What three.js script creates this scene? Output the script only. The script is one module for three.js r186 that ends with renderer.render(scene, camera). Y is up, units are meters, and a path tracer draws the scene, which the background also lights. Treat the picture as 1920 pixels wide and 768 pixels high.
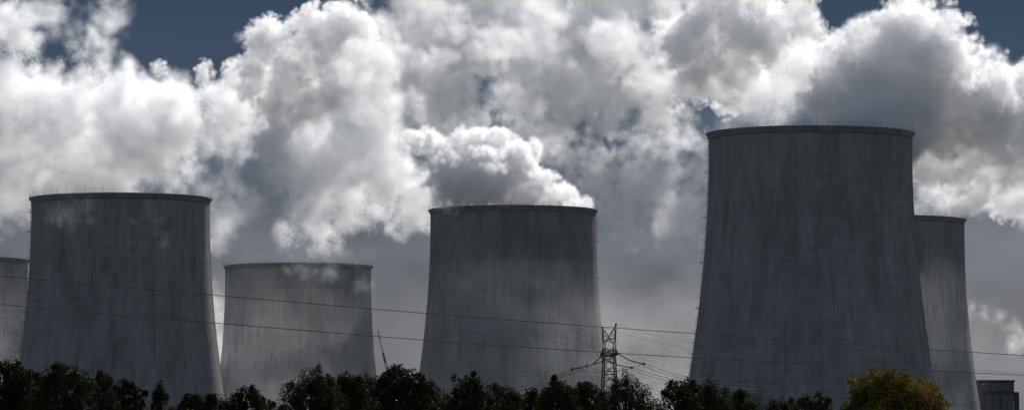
import * as THREE from 'three';
import { createNoise3D, createNoise2D } from 'simplex-noise';
import { mergeGeometries } from 'three/addons/utils/BufferGeometryUtils.js';

// ---------------------------------------------------------------- camera, sky, sun, exposure
const scene = new THREE.Scene();
const FOCAL = 10000, HORIZON = 1050;                       // lens length and horizon row, in pixels of a 1920 x 768 picture
const PITCH = Math.atan((HORIZON - 384) / FOCAL), EYE = 2;
const camera = new THREE.PerspectiveCamera(2 * Math.atan(384 / FOCAL) * 180 / Math.PI, 1024 / 409, 1, 40000);
camera.position.set(0, EYE, 0);
camera.rotation.x = PITCH;

const SUN_AZIMUTH = 21, SUN_ELEVATION = 33, EXPOSURE = 1.6, SKY = 1 / 1.6;
function random(seed) { return () => { seed = (seed + 0x6d2b79f5) | 0; let t = Math.imul(seed ^ (seed >>> 15), 1 | seed); t = (t + Math.imul(t ^ (t >>> 7), 61 | t)) ^ t; return ((t ^ (t >>> 14)) >>> 0) / 4294967296; }; }
const smooth = (a, b, x) => { const t = Math.min(1, Math.max(0, (x - a) / (b - a))); return t * t * (3 - 2 * t); };
const lerp = THREE.MathUtils.lerp;
{
  const W = 4096, H = 2048, data = new Float32Array(W * H * 4), noise = createNoise3D(random(5));
  const stops = [[-90, .10, .10, .10], [0, .25, .252, .258], [1.6, .205, .212, .225], [2.5, .205, .21, .218], [3.1, .175, .187, .21], [4.0, .13, .15, .185], [5.0, .056, .084, .128], [6.2, .038, .063, .110], [25, .06, .088, .15], [90, .07, .105, .185]];
  for (let r = 0; r < H; r++) {
    const up = ((r + .5) / H - .5) * Math.PI, deg = up * 180 / Math.PI;
    let k = 1; while (k < stops.length - 1 && stops[k][0] < deg) k++;
    const a = stops[k - 1], b = stops[k], t = Math.min(1, Math.max(0, (deg - a[0]) / (b[0] - a[0])));
    const base = [1, 2, 3].map((i) => lerp(a[i], b[i], t)), high = smooth(5.8, 12, deg), low = smooth(0, 1.5, deg) * (1 - smooth(4.6, 6, deg));
    for (let c = 0; c < W; c++) {
      const round = ((c + .5) / W - .5) * 2 * Math.PI, x = Math.cos(round) * Math.cos(up), y = Math.sin(up), z = Math.sin(round) * Math.cos(up), o = (r * W + c) * 4;
      let cover = 0, bank = 0;
      if (high) { // broken cloud above the haze, all the way round
        let n = 0; for (let q = 0, amp = .5, f = 3.2; q < 5; q++, amp *= .55, f *= 2.1) n += amp * noise(x * f, y * f * 1.6, z * f);
        cover = smooth(-.12, .42, n) * high;
      }
      if (low) { // soft banks of far cloud in the haze
        let n = 0; for (let q = 0, amp = .5, f = 26; q < 5; q++, amp *= .58, f *= 2.1) n += amp * noise(x * f, y * f * 2.2 + 5, z * f);
        bank = low * n;
      }
      for (let i = 0; i < 3; i++) data[o + i] = SKY * lerp(base[i] * (1 + .42 * bank), [.37, .42, .50][i], cover);
      data[o + 3] = 1;
    }
  }
  const sky = new THREE.DataTexture(data, W, H, THREE.RGBAFormat, THREE.FloatType);
  sky.mapping = THREE.EquirectangularReflectionMapping; sky.magFilter = THREE.LinearFilter; sky.needsUpdate = true;
  scene.background = sky; scene.environment = sky;
}
const sun = new THREE.DirectionalLight(new THREE.Color(1, .98, .96), 3.2);
{
  const a = SUN_AZIMUTH * Math.PI / 180, e = SUN_ELEVATION * Math.PI / 180;
  sun.target.position.set(0, 60, -1800);
  sun.position.set(Math.sin(a) * Math.cos(e), Math.sin(e), -Math.cos(a) * Math.cos(e)).multiplyScalar(3000).add(sun.target.position);
  sun.castShadow = true; sun.name = 'sun';
  Object.assign(sun.shadow.camera, { left: -1200, right: 1200, top: 1200, bottom: -1200, near: 10, far: 8000 });
  sun.shadow.mapSize.set(4096, 4096);
  scene.add(sun, sun.target);
}
const renderer = new THREE.WebGLRenderer({ antialias: true });
renderer.toneMapping = THREE.LinearToneMapping;
renderer.toneMappingExposure = EXPOSURE;
renderer.shadowMap.enabled = true;

// ---------------------------------------------------------------- helpers
// the point of the place that lies in a given direction at a given distance along the ground
function at(px, py, distance) {
  const u = (384 - py) / FOCAL, c = Math.cos(PITCH), s = Math.sin(PITCH), dy = s + u * c, dz = c - u * s;
  return new THREE.Vector3((px - 960) / FOCAL / dz * distance, EYE + dy / dz * distance, -distance);
}
const taken = {};
function numbered(name) { const n = taken[name] = (taken[name] ?? -1) + 1; return n ? name + '_' + String(n).padStart(3, '0') : name; }
function thing(name, label, category, position = [0, 0, 0], group) {
  const o = new THREE.Group(); o.name = numbered(name); o.position.set(...position); o.userData = { label, category };
  if (group) o.userData.group = group;
  scene.add(o); return o;
}
function part(name, geometry, material, parent, kind) {
  const m = new THREE.Mesh(geometry, material); m.name = name; m.castShadow = m.receiveShadow = true;
  if (kind) m.userData.kind = kind;
  parent.add(m); return m;
}
function bar(a, b, w, h = w) {                              // a bar of rectangular section from a to b
  const d = new THREE.Vector3().subVectors(b, a), g = new THREE.BoxGeometry(w, h, d.length());
  const m = new THREE.Matrix4().lookAt(b, a, Math.abs(d.y) > .98 * d.length() ? new THREE.Vector3(1, 0, 0) : new THREE.Vector3(0, 1, 0));
  m.setPosition(new THREE.Vector3().addVectors(a, b).multiplyScalar(.5));
  return g.applyMatrix4(m);
}
function box(w, h, d, x, y, z) { return new THREE.BoxGeometry(w, h, d).translate(x, y, z); }
const V = (x, y, z) => new THREE.Vector3(x, y, z);
function standard(r, g, b, roughness = .9, more = {}) { return new THREE.MeshStandardMaterial({ color: new THREE.Color(r, g, b), roughness, ...more }); }

// ---------------------------------------------------------------- ground
{
  const g = new THREE.PlaneGeometry(30000, 30000, 8, 8).rotateX(-Math.PI / 2);
  const N = 512, data = new Uint8Array(N * N * 4), n2 = createNoise2D(random(11));
  for (let i = 0; i < N * N; i++) {
    const x = i % N / N * 2 * Math.PI, y = Math.floor(i / N) / N * 2 * Math.PI;
    const n = .5 * n2(Math.cos(x) * 2 + Math.cos(y) * 1.3, Math.sin(x) * 2 + Math.sin(y) * 1.7) + .3 * n2(i % N * .3, Math.floor(i / N) * .3);
    data.set([60 + n * 18, 62 + n * 16, 56 + n * 14, 255], i * 4);
  }
  const t = new THREE.DataTexture(data, N, N); t.colorSpace = THREE.SRGBColorSpace; t.wrapS = t.wrapT = THREE.RepeatWrapping; t.magFilter = THREE.LinearFilter; t.repeat.set(300, 300); t.needsUpdate = true;
  const m = part('ground', g, new THREE.MeshStandardMaterial({ map: t, roughness: 1 }), scene); m.userData.kind = 'structure';
}

// ---------------------------------------------------------------- cooling towers
function concrete(seed, { streaks = 60, bands = [], stains = 0, capped = 0, rib = .17 } = {}) {
  const W = 2048, H = 1024, data = new Uint8Array(W * H * 4), rnd = random(seed), n3 = createNoise3D(rnd);
  const line = new Float32Array(W);                        // old runs of dirt, one column each
  const runs = [], stripeTone = Array.from({ length: 151 }, () => rnd() * 1.2 - .6);
  for (let i = 0; i < streaks; i++) runs.push({ x: rnd() * W, top: rnd() < .5 ? 1 : rnd(), long: .03 + rnd() * rnd() * .4, wide: .8 + rnd() * 1.6, dark: .08 + rnd() * .22 });
  const cells = new Float32Array(W * H).fill(1);
  for (const s of runs) {
    const y1 = Math.floor(s.top * (H - 1)), y0 = Math.max(0, Math.floor(y1 - s.long * H));
    for (let y = y0; y <= y1; y++) for (let x = -4; x <= 4; x++) {
      const w = Math.exp(-x * x / (s.wide * s.wide)) * s.dark * Math.min(1, (y - y0) / (y1 - y0 + 1) * 2) * (.6 + .4 * n3(s.x * .1, y * .15, x));
      cells[y * W + ((Math.floor(s.x) + x + W) % W)] *= 1 - Math.max(0, w);
    }
  }
  for (let x = 0; x < W; x++) line[x] = (n3(Math.cos(x / W * 6.283) * 60, Math.sin(x / W * 6.283) * 60, 3) * .5 + n3(Math.cos(x / W * 6.283) * 14, Math.sin(x / W * 6.283) * 14, 9) * .5);
  for (let y = 0; y < H; y++) {
    const v = y / H, lift = (v * 92) % 1;
    const course = n3(Math.floor(v * 92) * .7, 4, seed) * .02;
    for (let x = 0; x < W; x++) {
      const a = x / W * 6.283, cx = Math.cos(a), cz = Math.sin(a);
      let k = 1 + line[x] * .018 + course + (lift < .1 ? -.02 : 0);
      k += .06 * n3(cx * 3, v * 4, cz * 3) + .05 * n3(cx * 12, v * 9, cz * 12) + .05 * n3(cx * 90, v * 22, cz * 90) + (rnd() - .5) * .11;
      for (const [v0, v1, amount, s] of bands) if (v > v0 && v < v1) k -= amount * smooth(.0, .55, n3(cx * s, v * 60, cz * s) + .25 * n3(cx * s * 5, v * 120, cz * s * 5));
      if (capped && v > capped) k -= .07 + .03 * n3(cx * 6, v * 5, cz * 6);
      if (stains) k -= stains * smooth(.35, .8, n3(cx * 7, v * 6, cz * 7 + 3));
      const across = (x / W * 150 + .92) % 1 - .5, stripe = Math.exp(-Math.pow(across * W / 150 / 1.0, 2));  // thin darker lines beside the ribs, uneven in strength
      if (stripe > .02) k -= stripe * (.04 + rib * smooth(-.35, .6, stripeTone[Math.floor(x / W * 150 + .92) % 150] + .6 * n3(Math.floor(x / W * 150 + .92) * 3.1, v * 14, 8)));
      k *= cells[y * W + x];
      const o = (y * W + x) * 4, g = 196 * Math.max(.25, k);
      data[o] = Math.min(255, g); data[o + 1] = Math.min(255, g * .99); data[o + 2] = Math.min(255, g * .965); data[o + 3] = 255;
    }
  }
  const t = new THREE.DataTexture(data, W, H); t.colorSpace = THREE.SRGBColorSpace; t.wrapS = THREE.RepeatWrapping; t.magFilter = THREE.LinearFilter; t.needsUpdate = true;
  return t;
}
const steel = standard(.05, .052, .055, .9);
const RIM = 30, NECK = 29.1, SWELL = 98;
const radiusAt = (y, H) => NECK * Math.sqrt(1 + Math.pow((y - .96 * H) / SWELL, 2));
function coolingTower(px, rim, distance, map, tint, turn, label, ladderAngle) {
  const foot = at(px, HORIZON, distance), H = at(px, rim, distance).y;
  const t = thing('cooling_tower', label, 'cooling tower', [foot.x, 0, foot.z], 'cooling towers of the power station');
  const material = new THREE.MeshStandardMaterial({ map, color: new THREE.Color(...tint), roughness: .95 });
  const profile = [], steps = 60, top = H - 1.5;
  for (let i = 0; i <= steps; i++) { const y = top * i / steps; profile.push(new THREE.Vector2(radiusAt(y, H), y)); }
  for (let i = steps; i >= 0; i -= 3) { const y = top * i / steps; profile.push(new THREE.Vector2(radiusAt(y, H) - .35, y)); }
  const shell = part('shell', new THREE.LatheGeometry(profile, 144), material, t);
  shell.rotation.y = turn;
  { // lathe uv: v by point, so set it to the height
    const p = shell.geometry.attributes.position, uv = shell.geometry.attributes.uv;
    for (let i = 0; i < p.count; i++) uv.setY(i, p.getY(i) / H);
  }
  // ribs that stand proud of the shell, evenly round it
  const ribs = [], count = 150, rows = 22;
  const pos = [], idx = [], uvs = [];
  for (let k = 0; k < count; k++) {
    const a = (k + .5) / count * 2 * Math.PI, w = .085, base = pos.length / 3, h = .08;
    for (let i = 0; i <= rows; i++) {
      const y = top * i / rows, r = radiusAt(y, H) - .02, c = Math.cos(a), s = Math.sin(a);
      for (const [out, side] of [[0, -w], [h, -w * .7], [h, w * .7], [0, w]]) { pos.push((r + out) * c - side * s, y, (r + out) * s + side * c); uvs.push((.25 - (k + .5 - .3) / count + 1) % 1, y / H); }
      if (i < rows) for (let q = 0; q < 3; q++) { const b = base + i * 4 + q; idx.push(b, b + 4, b + 1, b + 1, b + 4, b + 5); }
    }
  }
  const rg = new THREE.BufferGeometry(); rg.setAttribute('position', new THREE.Float32BufferAttribute(pos, 3)); rg.setAttribute('uv', new THREE.Float32BufferAttribute(uvs, 2)); rg.setIndex(idx);
  const rgf = rg.toNonIndexed(); rgf.computeVertexNormals();
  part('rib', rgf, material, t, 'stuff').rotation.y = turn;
  // the lip round the mouth
  const lip = [[NECK - .4, top - .02], [NECK + .02, top - .5], [NECK + .12, top + .05], [NECK + .38, top + .55], [RIM - .12, top + .98], [RIM, top + 1.12], [RIM, top + 1.44], [RIM - .06, top + 1.5], [NECK - .9, top + 1.5], [NECK - .95, top + 1.4], [NECK - .6, top + .2], [NECK - .4, top - .02]];
  const collar = part('rim', new THREE.LatheGeometry(lip.map((q) => new THREE.Vector2(...q)), 144), material, t);
  { const p = collar.geometry.attributes.position, uv = collar.geometry.attributes.uv; for (let i = 0; i < p.count; i++) uv.setY(i, Math.min(.995, p.getY(i) / H)); }
  // posts and their wires along the lip
  const rnd = random(Math.round(px * 7 + 3)), posts = 56;
  const tall = new THREE.CylinderGeometry(.03, .04, 2, 5).translate(0, 1, 0), low = new THREE.CylinderGeometry(.025, .035, 1.2, 5).translate(0, .6, 0);
  for (let k = 0; k < posts; k++) {
    const a = (k + (rnd() - .5) * .35) / posts * 2 * Math.PI;
    const m = part('post', rnd() < .55 ? tall : low, steel, t);
    m.position.set(Math.cos(a) * (RIM - .25), top + 1.48, Math.sin(a) * (RIM - .25)); m.rotation.set((rnd() - .5) * .05, 0, (rnd() - .5) * .05);
  }
  part('railing_wire', mergeGeometries([.62, 1.15].map((y) => new THREE.TorusGeometry(RIM - .25, .014, 4, 144).rotateX(Math.PI / 2).translate(0, top + 1.48 + y, 0))), steel, t);
  if (ladderAngle !== undefined) {
    const c = Math.cos(ladderAngle), s = Math.sin(ladderAngle), bits = [], brackets = [];
    const p = (y, out, side) => { const r = radiusAt(y, H) + out; return V(r * c - side * s, y, r * s + side * c); };
    for (let i = 0; i < 26; i++) for (const side of [-.22, .22]) bits.push(bar(p(top * i / 26, .32, side), p(top * (i + 1) / 26, .32, side), .06));
    for (let y = 1; y < top; y += .6) bits.push(bar(p(y, .32, -.22), p(y, .32, .22), .04));
    const ladder = part('ladder', mergeGeometries(bits), steel, t, 'stuff');
    let k = 0;
    for (let y = top - 3; y > 20; y -= 3.25, k++) {
      part('bracket', k % 4 === 2 ? mergeGeometries([bar(p(y, -.1, 0), p(y, 1.05, 0), .14), box(.9, .12, .9, ...p(y - .05, .7, 0).toArray()), bar(p(y, .85, 0), p(y + .7, .85, 0), .1)]) : bar(p(y, -.1, 0), p(y, .95, 0), .12), steel, ladder);
    }
  }
  return { t, H, foot };
}
const CONCRETE = [.50, .51, .525];                         // all six shells are of one weathered concrete
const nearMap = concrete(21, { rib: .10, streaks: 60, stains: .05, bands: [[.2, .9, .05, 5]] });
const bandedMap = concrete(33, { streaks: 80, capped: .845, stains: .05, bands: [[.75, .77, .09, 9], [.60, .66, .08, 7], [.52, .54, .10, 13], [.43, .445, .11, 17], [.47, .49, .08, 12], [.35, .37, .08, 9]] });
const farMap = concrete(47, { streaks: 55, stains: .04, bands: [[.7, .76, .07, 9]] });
const tower0 = coolingTower(-92, 487, 2105, farMap, CONCRETE, 1, 'cooling tower half out of view behind the dark blue-grey tower with a ladder');
const tower1 = coolingTower(222, 372, 1739, nearMap, CONCRETE, 2.2, 'dark blue-grey cooling tower with faint steam across its top, ladder brackets down one side', Math.PI * .985);
const tower2 = coolingTower(557, 499, 2128, farMap, CONCRETE, 3.1, 'pale grey cooling tower with torn steam wisps hanging over its rim');
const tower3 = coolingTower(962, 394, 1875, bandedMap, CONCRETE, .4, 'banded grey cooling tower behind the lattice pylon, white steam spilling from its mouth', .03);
const tower4 = coolingTower(1523, 250, 1523, nearMap, CONCRETE, .2, 'largest and darkest cooling tower, standing above the autumn-coloured tree', Math.PI * 1.015);
const tower5 = coolingTower(1657, 412, 1880, farMap, CONCRETE, 4.6, 'pale cooling tower partly hidden behind the largest tower, beside a concrete block building');

// ---------------------------------------------------------------- concrete block building beside the last tower
{
  const d = 2350, k = d / FOCAL, c = at(1870, HORIZON, d), top = at(1870, 713, d).y, mid = at(1870, 737, d).y;
  const b = thing('concrete_building', 'flat-roofed dark concrete block building beside the pale cooling tower', 'building', [c.x, 0, c.z]);
  const wall = standard(.085, .09, .098, .95), panel = standard(.12, .125, .135, .95), dark = standard(.05, .052, .056, .8), light = standard(.42, .43, .44, .8), X = (px) => (px - 1870) * k, W = (n) => n * k;
  part('lower_wall', box(W(74), mid, 14, X(1873), mid / 2, 0), wall, b);
  const up = part('upper_wall', box(W(68), top - mid - .9, 13.4, X(1868), mid + .4 + (top - mid - .9) / 2, 0), wall, b);
  part('roof_slab', box(W(71), .9, 14.2, X(1868), top - .45, 0), dark, b);
  part('ledge', box(W(76), .55, 14.6, X(1873), mid + .1, 0), dark, b);
  part('buttress', box(W(8), mid - .5, 1.2, X(1907), mid / 2 - .3, 7.55), dark, b);
  part('buttress', box(W(4), mid - .5, 1, X(1843), mid / 2 - .3, 7.45), dark, b);
  for (const px of [1850, 1864, 1878, 1892]) part('wall_panel', box(W(12.6), top - mid - 2.2, .12, X(px), (top + mid) / 2 - .1, 6.74), panel, up);
  for (const px of [1855, 1869, 1883, 1896]) for (let y = 1; y < 4; y++) part('wall_panel', box(W(11.8), mid / 4 - .5, .14, X(px), mid / 4 * (y + .45), 7.05), panel, b);
  const win = part('window', box(W(6), W(7), .3, X(1877), at(0, 752, d).y, 7.25), dark, b);
  part('window_sill', box(W(7), .25, .5, X(1877), at(0, 756.5, d).y, 7.3), wall, win);
  part('lit_ladder', new THREE.CylinderGeometry(.28, .28, mid - 4, 8).translate(X(1901), (mid - 4) / 2, 7.5), light, b);  // pale cylinder for a sunlit ladder; the light is put into its colour
  part('pale_patch', box(W(4.5), W(2.4), .5, X(1844.5), at(0, 721, d).y, 6.95), light, b);  // pale box in place of a pale patch on the upper wall
}

// ---------------------------------------------------------------- wind turbine far behind
{
  const d = 3300, tip = at(708, 618, d), hub = at(741, 755, d), L = tip.distanceTo(hub);
  const t = thing('wind_turbine', 'white wind turbine with red-banded blade standing up between two cooling towers', 'wind turbine', [hub.x, 0, hub.z]);
  const white = standard(.72, .73, .75, .45), red = standard(.12, .05, .038, .6), y = hub.y;
  part('tower', new THREE.CylinderGeometry(1.5, 2.4, y, 20).translate(0, y / 2, -4), white, t);
  part('nacelle', new THREE.CapsuleGeometry(1.9, 7, 6, 14).rotateX(Math.PI / 2).translate(0, y, -3.4), white, t);
  part('hub', new THREE.SphereGeometry(1.9, 16, 12).scale(1, 1, 1.3).translate(0, y, 1.6), white, t);
  const section = (s0, s1) => {
    const rows = 8, round = 12, pos = [], idx = [];
    for (let i = 0; i <= rows; i++) {
      const s = lerp(s0, s1, i / rows), chord = s < .12 ? 1.4 : lerp(3.0, .35, Math.pow((s - .12) / .88, .85)), thick = s < .12 ? 1.3 : chord * .24 + .05, tw = .5 * (1 - s);
      for (let j = 0; j < round; j++) { const a = j / round * 2 * Math.PI, x = Math.cos(a) * chord / 2 - chord * .12, z = Math.sin(a) * thick / 2 * (1 - .4 * Math.cos(a)); pos.push(x * Math.cos(tw) - z * Math.sin(tw), s * L, x * Math.sin(tw) + z * Math.cos(tw)); }
      if (i < rows) for (let j = 0; j < round; j++) { const p = i * round + j, q = i * round + (j + 1) % round; idx.push(p, q, p + round, q, q + round, p + round); }
    }
    const g = new THREE.BufferGeometry(); g.setAttribute('position', new THREE.Float32BufferAttribute(pos, 3)); g.setIndex(idx); g.computeVertexNormals(); return g;
  };
  const lean = Math.atan2(-(tip.x - hub.x), tip.y - hub.y), root = section(0, .55), band = section(.55, .69), mid = section(.69, .86), end = section(.86, 1);
  for (let k = 0; k < 3; k++) {
    const b = part('blade', root, white, t); b.position.set(0, y, 1.8); b.rotation.z = lean + k * 2 * Math.PI / 3;
    part('red_band', band, red, b); part('blade_middle', mid, white, b); part('blade_tip', end, red, b);
  }
}

// ---------------------------------------------------------------- lattice pylon and its lines
const wireSteel = standard(.018, .018, .019, .95);
function strand(points, radius, segments = 60) { return new THREE.TubeGeometry(new THREE.CatmullRomCurve3(points), segments, radius, 6); }
{
  const d = 1000, k = d / FOCAL, c = at(1143, HORIZON, d), yaw = .19;
  const t = thing('lattice_pylon', 'grey steel lattice pylon with insulator strings, rising behind the bushes', 'pylon', [c.x, 0, c.z]);
  t.rotation.y = yaw;
  const Y = (py) => at(1143, py, d).y, waist = Y(657), arm = Y(667), neck = Y(643);
  const half = (y) => y > arm ? 1.02 : lerp(2.6, 1.02, y / arm);
  const corner = (i, y) => V([-1, 1, 1, -1][i] * half(y), y, [-1, -1, 1, 1][i] * half(y));
  for (let i = 0; i < 4; i++) part('leg', mergeGeometries([bar(corner(i, 0), corner(i, arm), .16), bar(corner(i, arm), corner(i, neck), .14)]), wireSteel, t);
  const levels = [0]; for (let y = 0, s = 4.6; y < neck - 1; s = Math.max(1.7, s * .9)) { y = Math.min(neck, y + s); levels.push(y); }
  for (let n = 0; n + 1 < levels.length; n++) for (let i = 0; i < 4; i++) {
    const j = (i + 1) % 4;
    part('brace', bar(corner(i, levels[n]), corner(j, levels[n + 1]), .1), wireSteel, t);
    part('brace', bar(corner(j, levels[n]), corner(i, levels[n + 1]), .1), wireSteel, t);
    if (n % 2) part('brace', bar(corner(i, levels[n + 1]), corner(j, levels[n + 1]), .1), wireSteel, t);
  }
  // two earth-wire horns on top, one leaning to each side
  for (const [side, py] of [[-1, 613], [1, 608]]) {
    const tipP = V(side * 1.12, Y(py), side * 1.0), bits = [];
    const feet = [V(-1.02, neck, side * 1.02), V(1.02, neck, side * 1.02), V(side * 1.02, neck - .1, -side * .3)];
    for (const f of feet) bits.push(bar(f, tipP, .13));
    for (let q = 1; q < 4; q++) { const a = feet.map((f) => f.clone().lerp(tipP, q / 4)), b = feet.map((f) => f.clone().lerp(tipP, (q - .8) / 4)); for (let w = 0; w < 3; w++) bits.push(bar(a[w], a[(w + 1) % 3], .07), bar(b[w], a[(w + 1) % 3], .07)); }
    bits.push(box(.35, .22, .35, tipP.x, tipP.y + .05, tipP.z));
    part('earth_wire_horn', mergeGeometries(bits), wireSteel, t);
  }
  // the cross-arm reaches nearly straight towards and away from the road
  for (const dir of [-1, 1]) {
    const end = V(0, arm + .25, dir * 8.5), bits = [];
    for (const x of [-1.02, 1.02]) { bits.push(bar(V(x, arm, dir), end, .12), bar(V(x, arm + 1.5, dir), end, .1)); }
    for (let q = 0; q < 6; q++) { const f = q / 6, g = (q + 1) / 6, P = (x, yy, s) => V(x, yy, dir).lerp(end, s); bits.push(bar(P(-1.02, arm, f), P(1.02, arm, g), .09), bar(P(1.02, arm, f), P(-1.02, arm, g), .09), bar(P(-1.02, arm, g), P(-1.02, arm + 1.5, f), .08), bar(P(1.02, arm, g), P(1.02, arm + 1.5, f), .08)); }
    part('cross_arm', mergeGeometries(bits), wireSteel, t);
  }
  // strain insulators, and the conductors and earth wires they carry
  t.updateMatrixWorld(true);
  const W = (x, y, z) => t.localToWorld(V(x, y, z)), inverse = t.matrixWorld.clone().invert(), glass = standard(.022, .02, .019, .95);
  const strings = [[W(0, arm + .1, 8.3), at(1208, 682, 985)], [W(0, arm + .1, -8.3), at(1185, 689, 1020)], [W(0, arm, 8.3), at(1072, 692, 975)], [W(0, arm, -8.3), at(1100, 686, 1030)]];
  for (const [a, b] of strings) {
    const sag = a.clone().lerp(b, .5); sag.y -= .35;
    const curve = new THREE.CatmullRomCurve3([a, sag, b]), len = curve.getLength(), bits = [strand([a, sag, b], .05, 16)], n = Math.floor(len / .22);
    for (let i = 1; i < n; i++) { const p = curve.getPoint(i / n), q = curve.getTangent(i / n); bits.push(new THREE.CylinderGeometry(.1, .1, .1, 8).applyQuaternion(new THREE.Quaternion().setFromUnitVectors(V(0, 1, 0), q)).translate(p.x, p.y, p.z)); }
    bits.push(box(.35, .5, .35, b.x, b.y, b.z));
    part('insulator_string', mergeGeometries(bits.map((g) => (g.index ? g.toNonIndexed() : g))).applyMatrix4(inverse), glass, t);
  }
  const span = (label, from, to, sag, r = .045) => {
    const m = from.clone().lerp(to, .5); m.y -= sag;
    const o = part(numbered('power_line'), strand([from, from.clone().lerp(to, .25).add(V(0, -sag * .75, 0)), m, from.clone().lerp(to, .75).add(V(0, -sag * .75, 0)), to], r), wireSteel, scene);
    o.userData = { label, category: 'power line', group: 'lines strung from the lattice pylon' };
  };
  const pair = (label, a, b, sag) => { span('upper twin ' + label, a, b, sag); span('lower twin ' + label, a.clone().add(V(0, -.55, .4)), b.clone().add(V(0, -.6, .4)), sag); };
  pair('conductor running from the pylon insulators towards the largest tower', strings[0][1], at(1420, 722, 1050), 1);
  pair('conductor running from the far pylon insulators towards the largest tower', strings[1][1], at(1420, 730, 1090), 1);
  pair('conductor sagging from the pylon insulators down across the banded tower', strings[2][1], at(820, 752, 900), 1.2);
  pair('conductor hanging below the far insulators in front of the banded tower', strings[3][1], at(700, 735, 1120), 3);
  span('jumper wire looping under the pylon cross-arm on the near side', strings[2][1], strings[0][1], 1.0, .035);
  span('jumper wire looping under the pylon cross-arm on the far side', strings[3][1], strings[1][1], .9, .035);
  span('thin earth wire from the taller pylon horn towards the largest tower', W(1.12, Y(608), 1), at(1420, 655, 1060), 1.0, .02);
  span('thin earth wire from the shorter pylon horn towards the largest tower', W(-1.12, Y(613), -1), at(1420, 668, 1090), 1.0, .02);
  span('thin earth wire from the taller pylon horn rising over the banded tower', W(1.12, Y(608), 1), at(600, 760, 900), 1.5, .016);
}
for (const [label, a, b, c] of [
  ['upper dark cable crossing in front of every cooling tower', [-160, 503], [960, 600], [2080, 677]],
  ['lower dark cable crossing in front of every cooling tower', [-160, 557], [960, 649], [2080, 712]],
]) {
  const o = part(numbered('overhead_cable'), strand([at(...a, 190), at(...b, 205), at(...c, 220)], .0125, 160), wireSteel, scene);
  o.userData = { label, category: 'cable', group: 'long cables crossing the whole view' };
}
for (const [label, a, b, r] of [['faint distant wire passing beside the pale tower and the concrete building', [1500, 664], [2080, 712], .03], ['lowest faint wire running past the autumn tree to the concrete building', [1700, 752], [2080, 776], .022]]) {
  const o = part(numbered('distant_wire'), strand([at(...a, 1300), at((a[0] + b[0]) / 2, (a[1] + b[1]) / 2 + 2, 1310), at(...b, 1320)], r), wireSteel, scene);
  o.userData = { label, category: 'power line' };
}

// ---------------------------------------------------------------- trees along the field
const bark = standard(.035, .03, .024, .95);
function leafCluster(seed) {
  const rnd = random(seed), pos = [], leaves = 7, v = new THREE.Vector3(), q = new THREE.Quaternion();
  for (let i = 0; i < leaves; i++) {
    const o = V(rnd() - .5, rnd() - .5, rnd() - .5).multiplyScalar(1.5), l = .38 + rnd() * .22, w = l * .36, bend = .12 * l;
    q.set(rnd() - .5, rnd() - .5, rnd() - .5, rnd() - .5).normalize();
    const P = [[0, -l, 0], [w, -l * .1, bend], [0, l, 0], [-w, -l * .1, bend]].map((p) => v.set(...p).applyQuaternion(q).add(o).toArray());
    for (const t of [[0, 1, 2], [0, 2, 3]]) for (const k of t) pos.push(...P[k]);
  }
  const g = new THREE.BufferGeometry(); g.setAttribute('position', new THREE.Float32BufferAttribute(pos, 3)); g.computeVertexNormals(); return g;
}
const clusters = [leafCluster(1), leafCluster(2), leafCluster(3)];
const leafMaterial = new THREE.MeshPhysicalMaterial({ color: 0xffffff, roughness: .75, transmission: .22, thickness: 0, specularIntensity: .15, side: THREE.DoubleSide });
const leafNoise = createNoise3D(random(77));
const GREEN = [.034, .048, .012], DEEP = [.008, .012, .005], AUTUMN = [.31, .145, .03], YELLOW = [.25, .20, .045];
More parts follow.
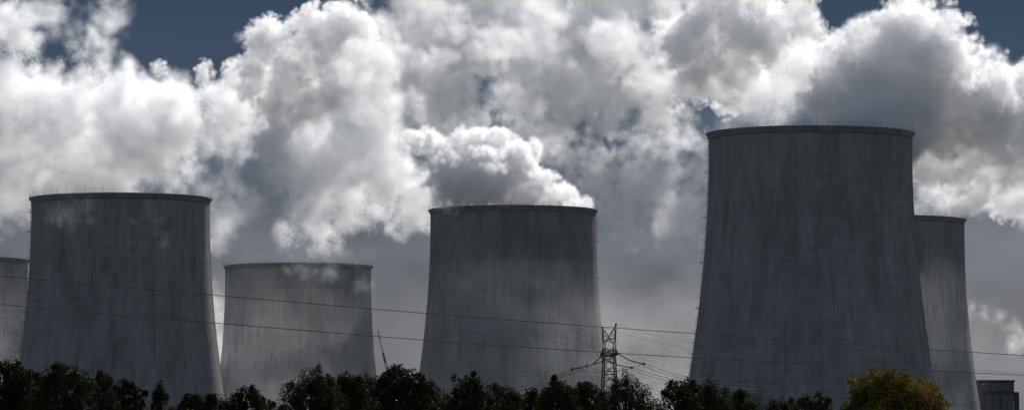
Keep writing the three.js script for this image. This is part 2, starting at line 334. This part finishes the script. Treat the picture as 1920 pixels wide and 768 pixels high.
function tree(name, label, category, px, topRow, halfWidth, distance, { shape = 'round', deep = .5, autumn = 0, seed = px, leaf = 1, dense = 1 } = {}) {
  const rnd = random(Math.round(seed * 13 + topRow)), foot = at(px, HORIZON, distance), top = at(px, topRow, distance).y, R = halfWidth * 1.12 / FOCAL * distance;
  const t = thing(name, label, category, [foot.x, 0, foot.z], 'trees and bushes in front of the power station');
  const crownTall = Math.min(top * .62, shape === 'cone' ? R * 4.2 : Math.max(R * 3, top * .45)), mid = top - crownTall * .5;
  // trunk with limbs
  const wood = [new THREE.CylinderGeometry(R * .035 + .03, R * .07 + .09, mid, 7).translate(0, mid / 2, 0)], lobes = [];
  const n = shape === 'cone' ? 26 : 44;
  for (let i = 0; i < n; i++) {
    const a = i * 2.4 + rnd() * .9, f = (i + .5) / n;
    let y, r, s;
    if (shape === 'cone') { y = lerp(top - crownTall, top - R * .3, f); r = R * (1 - f) * .75; s = R * lerp(.5, .24, f); }
    else { const u = 2 * f - 1; s = R * (.24 + rnd() * .22); y = mid + u * (crownTall * .5 - s * (.6 + rnd() * .5)); r = Math.pow(1 - Math.pow(Math.abs(u), 3.2), .6) * R * (.25 + .75 * Math.sqrt(rnd())); }
    const c = V(Math.cos(a) * r, y, Math.sin(a) * r);
    lobes.push({ c, s, sy: s * (.85 + rnd() * .4) });
    const j = V(0, Math.min(mid * .98, Math.max(mid * .55, c.y - r * 1.1)), 0);
    wood.push(new THREE.TubeGeometry(new THREE.QuadraticBezierCurve3(j, j.clone().lerp(c, .5).add(V(0, -r * .15, 0)), c), 5, .03 + R * .012, 4));
  }
  const tr = part('trunk', mergeGeometries(wood.map((g) => { const q = g.index ? g.toNonIndexed() : g; q.deleteAttribute('uv'); return q; })), bark, t);
  // sprigs that stick out of the outline
  for (let i = 0; i < 60; i++) { const l = lobes[Math.floor(rnd() * lobes.length)], a = rnd() * 6.283, u = rnd() * 1.2 - .1; lobes.push({ c: l.c.clone().add(V(Math.cos(a) * l.s * .85, u * l.sy, Math.sin(a) * l.s * .85)), s: l.s * (.14 + rnd() * .2), sy: l.s * (.3 + rnd() * .45) }); }
  const list = [], unit = .21 * leaf;
  for (const l of lobes) {
    const count = Math.floor(dense * 30 * Math.pow(l.s, 2) * l.sy / (unit * unit * unit) * .034 + 12);
    for (let i = 0; i < count; i++) {
      let x, y, z, d; do { x = rnd() * 2 - 1; y = rnd() * 2 - 1; z = rnd() * 2 - 1; d = x * x + y * y + z * z; } while (d > 1 || rnd() > .25 + .75 * d);
      list.push(V(x * l.s, y * l.sy, z * l.s).add(l.c));
    }
  }
  const crown = new THREE.InstancedMesh(clusters[Math.floor(rnd() * 3)], leafMaterial, list.length), M = new THREE.Matrix4(), q = new THREE.Quaternion(), col = new THREE.Color();
  list.forEach((p, i) => {
    q.set(rnd() - .5, rnd() - .5, rnd() - .5, rnd() - .5).normalize();
    M.compose(p, q, V(1, 1, 1).multiplyScalar(unit * (.75 + rnd() * .6))); crown.setMatrixAt(i, M);
    const k = .75 + rnd() * .6, patch = leafNoise(p.x * .35 + px, p.y * .35, p.z * .35);
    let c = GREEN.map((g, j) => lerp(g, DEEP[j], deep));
    if (autumn) {
      const w = smooth(-.55, .6, patch * .8 + (p.x / R) * .5 * autumn + (rnd() - .5) * .7), tone = rnd() < .5 ? YELLOW : AUTUMN;
      c = c.map((g, j) => lerp(g * 1.6 + (j < 2 ? .03 : 0), tone[j], w * .9));
    } else if (patch > .35 && rnd() < .25) c = c.map((g, j) => lerp(g, YELLOW[j], .3));
    crown.setColorAt(i, col.setRGB(c[0] * k, c[1] * k, c[2] * k));
  });
  crown.name = 'crown'; crown.userData.kind = 'stuff'; crown.castShadow = crown.receiveShadow = true; t.add(crown);
}
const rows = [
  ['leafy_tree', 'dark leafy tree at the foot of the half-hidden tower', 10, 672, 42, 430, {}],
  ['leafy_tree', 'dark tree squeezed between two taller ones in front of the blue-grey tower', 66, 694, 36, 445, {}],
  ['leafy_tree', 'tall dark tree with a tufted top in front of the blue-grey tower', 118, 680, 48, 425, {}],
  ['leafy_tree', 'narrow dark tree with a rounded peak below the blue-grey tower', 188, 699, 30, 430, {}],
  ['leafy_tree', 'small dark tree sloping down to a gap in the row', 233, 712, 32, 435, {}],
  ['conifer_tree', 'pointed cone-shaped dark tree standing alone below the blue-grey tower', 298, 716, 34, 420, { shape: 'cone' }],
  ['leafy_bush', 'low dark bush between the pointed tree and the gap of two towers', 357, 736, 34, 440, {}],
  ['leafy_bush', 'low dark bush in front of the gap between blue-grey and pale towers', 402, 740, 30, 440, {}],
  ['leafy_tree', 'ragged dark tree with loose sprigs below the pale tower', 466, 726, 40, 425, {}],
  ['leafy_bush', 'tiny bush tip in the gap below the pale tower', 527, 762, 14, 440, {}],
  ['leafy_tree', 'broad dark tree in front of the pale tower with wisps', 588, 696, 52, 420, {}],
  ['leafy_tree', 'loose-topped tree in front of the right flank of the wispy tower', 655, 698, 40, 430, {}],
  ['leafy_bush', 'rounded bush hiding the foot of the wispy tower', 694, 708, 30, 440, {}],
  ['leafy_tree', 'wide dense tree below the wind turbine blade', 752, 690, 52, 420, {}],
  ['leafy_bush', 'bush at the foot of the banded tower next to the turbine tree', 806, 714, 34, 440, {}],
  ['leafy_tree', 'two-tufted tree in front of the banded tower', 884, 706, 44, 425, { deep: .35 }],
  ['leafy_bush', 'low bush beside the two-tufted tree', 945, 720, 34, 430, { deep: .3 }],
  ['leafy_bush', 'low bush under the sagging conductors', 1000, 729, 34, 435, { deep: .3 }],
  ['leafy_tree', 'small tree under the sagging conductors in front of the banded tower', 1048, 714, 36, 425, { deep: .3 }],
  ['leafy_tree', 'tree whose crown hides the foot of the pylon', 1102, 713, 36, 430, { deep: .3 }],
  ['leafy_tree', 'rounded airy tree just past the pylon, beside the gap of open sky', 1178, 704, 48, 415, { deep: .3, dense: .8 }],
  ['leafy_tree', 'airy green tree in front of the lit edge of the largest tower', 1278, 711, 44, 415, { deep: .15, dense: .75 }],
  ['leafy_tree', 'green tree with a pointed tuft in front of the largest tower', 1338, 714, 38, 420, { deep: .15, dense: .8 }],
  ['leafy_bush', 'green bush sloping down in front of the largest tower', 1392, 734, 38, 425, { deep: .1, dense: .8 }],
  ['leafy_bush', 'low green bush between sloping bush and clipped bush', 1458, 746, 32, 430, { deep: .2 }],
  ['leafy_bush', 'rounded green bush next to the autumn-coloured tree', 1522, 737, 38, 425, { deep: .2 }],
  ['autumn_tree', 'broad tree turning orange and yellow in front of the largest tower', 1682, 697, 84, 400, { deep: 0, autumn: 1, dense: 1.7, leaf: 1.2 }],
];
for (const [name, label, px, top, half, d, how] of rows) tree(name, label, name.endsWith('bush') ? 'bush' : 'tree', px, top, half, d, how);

// ---------------------------------------------------------------- steam
// Steam is built as what it is, a volume of countless white scattering specks: puffs of small translucent flakes, put where the billowing field is dense.
const steam = new THREE.MeshPhysicalMaterial({ color: new THREE.Color(.975, .975, .975), transmission: 1, roughness: 1, specularIntensity: 0, thickness: 0, side: THREE.DoubleSide });
const field = createNoise3D(random(101)), warp = createNoise3D(random(202));
function puff(seed, flakes, flake, torn = 0) {              // torn: how far the puff is drawn out into threads of its own
  const rnd = random(seed), pos = new Float32Array(flakes * 9), v = new THREE.Vector3(), q = new THREE.Quaternion(), corners = [[0, 1, 0], [.866, -.5, 0], [-.866, -.5, 0]];
  for (let i = 0; i < flakes; i++) {
    let x, y, z, d; do { x = rnd() * 2 - 1; y = rnd() * 2 - 1; z = rnd() * 2 - 1; d = Math.sqrt(x * x + y * y + z * z); }
    while (d > 1 || rnd() > Math.pow(1 - d, 1.1) + .01 || (torn && rnd() > lerp(1, smooth(-.15, .5, warp(x * 1.7 + seed, y * 1.7, z * 1.7) + .5 * warp(x * 4 + seed, y * 4, z * 4)), torn)));
    q.set(rnd() - .5, rnd() - .5, rnd() - .5, rnd() - .5).normalize();
    const s = flake * (.7 + .6 * rnd());
    corners.forEach((c, k) => { v.set(...c).multiplyScalar(s).applyQuaternion(q); pos.set([v.x + x, v.y + y, v.z + z], i * 9 + k * 3); });
  }
  const g = new THREE.BufferGeometry(); g.setAttribute('position', new THREE.BufferAttribute(pos, 3)); g.computeVertexNormals(); return g;
}
const PUFF = puff(9, 700, .0189, .4), CRISP = puff(10, 340, .0336, .5), FAINT = puff(14, 180, .015, .7), VEIL = puff(15, 50, .013, .5), MIST = puff(16, 1000, .00265, .2), TORN = [puff(11, 800, .014, .85), puff(12, 800, .014, .85), puff(13, 800, .014, .85)];
let specks = 0;
function plume(label, { dens = .2, size = 3, amp = 6, gain = .56, scale = 15, soft = 2, wisp = 0, shift = 0, thin = false, faint = false, veil = false, mist = false, deep = 1, stretch = [1, 1, 1], seed = 1, reach = 1.35, octaves = 5 }, blobs) {
  const rnd = random(seed * 97 + 5), list = blobs.map(([px, py, d, r, thick = 1, own = 1]) => ({ c: at(px, py, d), R: r / FOCAL * d, thick: thick * deep, own })), outer = [], inner = [];
  const q = new THREE.Quaternion();
  for (const b of list) {
    const count = Math.floor(4.19 * Math.pow(reach * b.R, 3) * b.thick * dens * b.own * (thin ? 1 : 5.2));
    for (let i = 0; i < count; i++) {
      let x, y, z; do { x = rnd() * 2 - 1; y = rnd() * 2 - 1; z = rnd() * 2 - 1; } while (x * x + y * y + z * z > 1);
      const X = b.c.x + x * b.R * reach, Y = b.c.y + y * b.R * reach, Z = b.c.z + z * b.R * reach * b.thick;
      let f = -1e9, shared = 0;
      for (const o of list) {
        const dx = X - o.c.x, dy = Y - o.c.y, dz = (Z - o.c.z) / o.thick, w = Math.sqrt(dx * dx + dy * dy + dz * dz);
        if (w > o.R * 1.6) continue;
        if (o.R - w > f) f = o.R - w;
        if (w < o.R * reach) shared += o.own;
      }
      if (shared > b.own && rnd() > b.own / shared * (list.length > 1 ? 1.15 : 1)) continue;
      const ux = X * stretch[0], uy = Y * stretch[1], uz = Z * stretch[2], k = 1 / (scale * 2.2);
      const wx = warp(ux * k, uy * k, uz * k) * scale * .45, wy = warp(ux * k + 31, uy * k, uz * k) * scale * .45;
      let s = 0, a = 1, h = 1 / scale;
      for (let o = 0; o < (thin ? octaves : 6); o++) { s += a * (Math.abs(field((ux + wx) * h, (uy + wy) * h, uz * h)) - .33); a *= gain; h *= 2.07; }
      f += amp * s + shift;
      if (f <= 0 || rnd() > f / soft) continue;
      if (wisp) {
        let m = 0, e = .5, w = 1 / (scale * 1.3);
        for (let o = 0; o < 4; o++) { m += e * warp((ux + wy * 1.6) * w + 7, (uy + wx) * w * .75, uz * w); e *= .55; w *= 2.1; }
        if (rnd() > lerp(1, smooth(-.12, .4, m), wisp)) continue;
      }
      if (thin) inner.push(X, Y, Z, size * (.7 + .7 * rnd()));
      else if (f < 3.2) outer.push(X, Y, Z, (.78 + .54 * rnd()));
      else if (rnd() < (f > 9 ? .11 : .2)) inner.push(X, Y, Z, size * (.8 + .6 * rnd()));
    }
  }
  const t = thing('steam_plume', label, 'steam', [0, 0, 0], 'steam plumes of the cooling towers');
  const add = (mesh) => { mesh.name = 'vapour'; mesh.userData.kind = 'stuff'; mesh.castShadow = mesh.receiveShadow = true; t.add(mesh); };
  {
    const M = new THREE.Matrix4(), p = new THREE.Vector3(), s = new THREE.Vector3();
    for (const [out, shape] of [[outer, CRISP], [inner, mist ? MIST : veil ? VEIL : faint ? FAINT : thin ? TORN[seed % 3] : PUFF]]) {
      const n = out.length / 4; if (!n) continue;
      const mesh = new THREE.InstancedMesh(shape, steam, n);
      for (let i = 0; i < n; i++) { q.set(rnd() - .5, rnd() - .5, rnd() - .5, rnd() - .5).normalize(); s.setScalar(out[i * 4 + 3]); M.compose(p.set(out[i * 4], out[i * 4 + 1], out[i * 4 + 2]), q, s); mesh.setMatrixAt(i, M); }
      add(mesh);
    }
    specks += (outer.length + inner.length) / 4; console.log(seed, 'puffs', outer.length / 4, inner.length / 4);
  }
}
// the plume of the largest tower: heavy, dark inside, bright along its crest
plume('heavy dark-bellied steam cloud with a bright crest above the largest tower', { dens: .16, amp: 9, gain: .6, scale: 22, soft: 1.8, seed: 1 }, [
  [1640, 150, 1560, 95, 1.1], [1720, 120, 1560, 105, 1.1], [1590, 200, 1550, 60], [1670, 220, 1545, 80], [1785, 200, 1570, 95], [1855, 190, 1580, 75], [1705, 55, 1570, 55], [1560, 115, 1575, 36], [1505, 125, 1580, 42],
  [1890, 260, 1590, 70], [1840, 315, 1600, 70, 1, .5], [1905, 345, 1600, 60, 1, .5], [1760, 290, 1585, 70, 1, .7], [1600, 240, 1530, 50], [1660, 250, 1525, 60], [1950, 200, 1600, 80],
]);
plume('bright thin steam hanging over the mouth of the largest tower', { dens: 1.3, faint: true, thin: true, amp: 5, scale: 16, soft: 6, wisp: .7, seed: 2, size: 2.2, octaves: 4, stretch: [1, .6, 1] }, [
  [1440, 190, 1530, 60], [1480, 210, 1520, 45], [1410, 225, 1520, 45], [1380, 235, 1520, 35], [1530, 230, 1520, 45], [1470, 150, 1545, 50],
]);
plume('dark steam column rising behind the ladder side of the largest tower', { dens: .12, amp: 9, gain: .6, scale: 22, soft: 2.5, seed: 3 }, [
  [1400, 50, 1900, 80], [1330, 110, 1900, 60, 1.3], [1295, 70, 1900, 60, 1.3], [1450, 60, 1880, 55], [1500, 50, 1880, 42], [1515, 5, 1880, 28], [1350, 10, 1900, 70], [1385, 150, 1900, 60], [1290, 160, 1900, 45],
]);
plume('bright steam pouring from the pale tower beyond the largest one', { dens: .2, thin: true, amp: 6, scale: 16, soft: 4, wisp: .4, seed: 4 }, [
  [1735, 395, 1880, 36], [1770, 375, 1890, 40], [1800, 390, 1890, 25], [1830, 355, 1900, 45], [1890, 370, 1910, 38], [1700, 420, 1880, 40], [1930, 375, 1910, 38], [1880, 320, 1910, 50],
]);
// the plume of the banded tower
plume('white steam boiling out of the banded tower with a shaded core', { dens: .31, amp: 6, gain: .62, scale: 14, soft: 1.6, seed: 5, size: 2.2 }, [
  [1075, 392, 1875, 28], [1035, 375, 1875, 36], [1000, 355, 1875, 40], [965, 318, 1870, 44], [905, 335, 1860, 56], [855, 345, 1855, 50], [840, 305, 1865, 40], [885, 280, 1870, 38], [940, 278, 1875, 32], [985, 290, 1880, 28], [800, 265, 1875, 24], [770, 262, 1880, 16], [842, 375, 1870, 36], [905, 385, 1870, 50], [965, 385, 1870, 46], [1020, 400, 1875, 40], [890, 420, 1875, 50], [980, 420, 1875, 50],
]);
// the wide mass of drifting steam behind
plume('wide drifting steam mass above the banded tower', { dens: .1, thin: true, deep: 1.75, amp: 12, scale: 26, soft: 6, wisp: 1, seed: 6, size: 2.75 }, [
  [800, 80, 2250, 130], [950, 60, 2250, 140], [1100, 80, 2250, 140], [1220, 100, 2250, 105], [850, 205, 2250, 105], [1000, 190, 2250, 120], [1130, 180, 2250, 70], [1255, 230, 2250, 75], [760, 20, 2250, 110], [1180, 0, 2250, 120], [1350, 110, 2240, 95, 1, 1.6], [1450, 110, 2240, 85, 1, 1.6], [830, -130, 2330, 110], [1050, -150, 2340, 130], [1270, -130, 2340, 120],
]);
plume('grey folds of steam high in the drifting mass', { dens: .17, thin: true, amp: 9, scale: 24, soft: 9, wisp: .6, size: 2.7, stretch: [.8, 1.15, 1], seed: 19 }, [
  [720, 80, 2150, 50], [820, 125, 2150, 46], [930, 90, 2150, 56], [1050, 130, 2150, 48], [1150, 80, 2150, 58], [1010, 55, 2150, 46], [860, 40, 2150, 46], [1220, 150, 2150, 48], [780, 200, 2110, 38], [960, 190, 2130, 40],
]);
plume('thin grey steam veil between the banded tower and the largest tower', { dens: .13, thin: true, deep: 1.5, amp: 9, scale: 17, soft: 18, wisp: .75, size: 2.5, stretch: [1, .8, 1], seed: 7 }, [
  [1110, 330, 2140, 80], [1215, 335, 2140, 100], [1275, 390, 2140, 70], [1170, 390, 2140, 60], [1320, 320, 2140, 60],
]);
plume('lobed cumulus-like steam cloud beside the open patch of blue sky', { dens: .15, amp: 8, gain: .62, scale: 19, soft: 1.8, seed: 8 }, [
  [508, 82, 2050, 46], [482, 145, 2050, 42], [545, 150, 2050, 58], [602, 100, 2050, 56], [590, 50, 2050, 42], [575, 215, 2050, 52], [640, 170, 2050, 60], [520, 200, 2050, 40], [650, 60, 2050, 55], [440, 140, 2060, 24], [380, 135, 2070, 20], [298, 128, 2070, 14],
]);
plume('grey sagging steam above the wispy pale tower', { dens: .15, thin: true, deep: 1.5, amp: 7, scale: 18, soft: 6, wisp: .6, seed: 9, stretch: [1.1, .8, 1] }, [
  [560, 300, 1985, 70], [625, 330, 1985, 82], [580, 390, 1985, 52], [660, 380, 1985, 55], [650, 270, 1985, 70], [520, 270, 2000, 45], [540, 440, 2000, 30, 1, .5], [600, 450, 2000, 34, 1, .5], [700, 330, 1985, 50],
]);
plume('bright curtain of steam falling beside the shaded core of the banded tower plume', { dens: .17, thin: true, amp: 5, scale: 13, soft: 3, wisp: .5, seed: 10, stretch: [1.2, .75, 1] }, [
  [770, 395, 1990, 36], [742, 430, 1990, 22], [790, 355, 1990, 42], [745, 320, 1990, 42], [722, 260, 1995, 46], [700, 200, 1995, 55], [800, 410, 1985, 26], [720, 390, 1990, 22], [690, 120, 2000, 60],
]);
plume('soft bright steam bank over the blue-grey tower', { dens: .165, thin: true, deep: 1.7, amp: 10, scale: 20, soft: 6, wisp: .9, seed: 11, size: 2.75 }, [
  [15, 60, 2200, 60], [-5, 215, 2200, 115], [110, 230, 2200, 105], [245, 235, 2200, 105], [60, 330, 2200, 90], [180, 320, 2200, 90], [320, 230, 2200, 88], [400, 225, 2200, 78], [320, 310, 2200, 50], [470, 240, 2200, 46], [160, 160, 2200, 46], [240, 150, 2200, 40], [-20, 390, 2200, 50, 1, .5],
]);
plume('torn wisp of steam floating in the blue gap', { dens: .7, faint: true, thin: true, amp: 6, scale: 14, soft: 5, wisp: .9, seed: 12, size: 2.4 }, [
  [205, 28, 2200, 40], [150, 75, 2200, 42], [90, 30, 2200, 50], [225, 10, 2200, 26], [190, 100, 2200, 36],
]);
plume('bright ragged steam beside the rim of the blue-grey tower', { dens: .85, faint: true, thin: true, amp: 6, scale: 14, soft: 4, wisp: .75, seed: 13, size: 2.4 }, [
  [420, 405, 2150, 44], [460, 385, 2150, 36], [405, 455, 2150, 26], [385, 370, 2150, 34], [430, 340, 2160, 34, 1, .5],
]);
plume('torn wisps of steam across the rim of the pale tower', { dens: 10, faint: true, thin: true, amp: 3.4, scale: 7, soft: 6, wisp: 1, seed: 14, size: 1.3, shift: .2 }, [
  [600, 470, 2070, 26], [575, 505, 2070, 24], [625, 510, 2070, 26], [560, 490, 2070, 20], [655, 480, 2075, 22], [680, 535, 2070, 18], [545, 500, 2070, 16],
]);
plume('faint steam veil drifting across the face of the banded tower', { dens: 1.4, veil: true, thin: true, amp: 5, scale: 14, soft: 12, wisp: 1, seed: 15, size: 1.8 }, [
  [930, 560, 1900, 55], [900, 600, 1900, 40], [860, 450, 1900, 30], [960, 520, 1900, 40], [910, 620, 1900, 26],
]);
plume('faint steam veil drifting across the top of the blue-grey tower', { dens: 1.6, veil: true, thin: true, amp: 5, scale: 13, soft: 14, wisp: .95, seed: 16, size: 1.6 }, [
  [285, 405, 1695, 34], [250, 395, 1695, 28], [300, 440, 1695, 30], [130, 400, 1695, 55, 1, .6],
]);
plume('pale steam bank low between the blue-grey tower and the pale tower', { dens: .1, faint: true, thin: true, amp: 5, scale: 16, soft: 4, seed: 17 }, [
  [402, 590, 2500, 40], [400, 660, 2500, 50], [395, 550, 2500, 26], [30, 620, 2300, 30, 1, .7], [25, 585, 2300, 18, 1, .7],
]);
plume('low bright-edged cloud beyond the concrete building', { dens: .22, faint: true, thin: true, amp: 5, scale: 14, soft: 5, wisp: .5, seed: 18 }, [
  [1822, 580, 3200, 14], [1848, 586, 3200, 13], [1876, 596, 3200, 15], [1902, 612, 3200, 15], [1908, 645, 3200, 22], [1925, 640, 3200, 20],
]);
plume('thin sunlit mist hanging between the near and the far cooling towers', { dens: .0095, mist: true, thin: true, size: 6, amp: 4, scale: 45, soft: 18, deep: .8, seed: 20, octaves: 3 },
  Array.from({ length: 10 }, (_, i) => [[-60 + i * 194, 640, 1808, 185], [-60 + i * 194, 770, 1808, 185]]).flat());
console.log('specks', specks);

renderer.render(scene, camera);
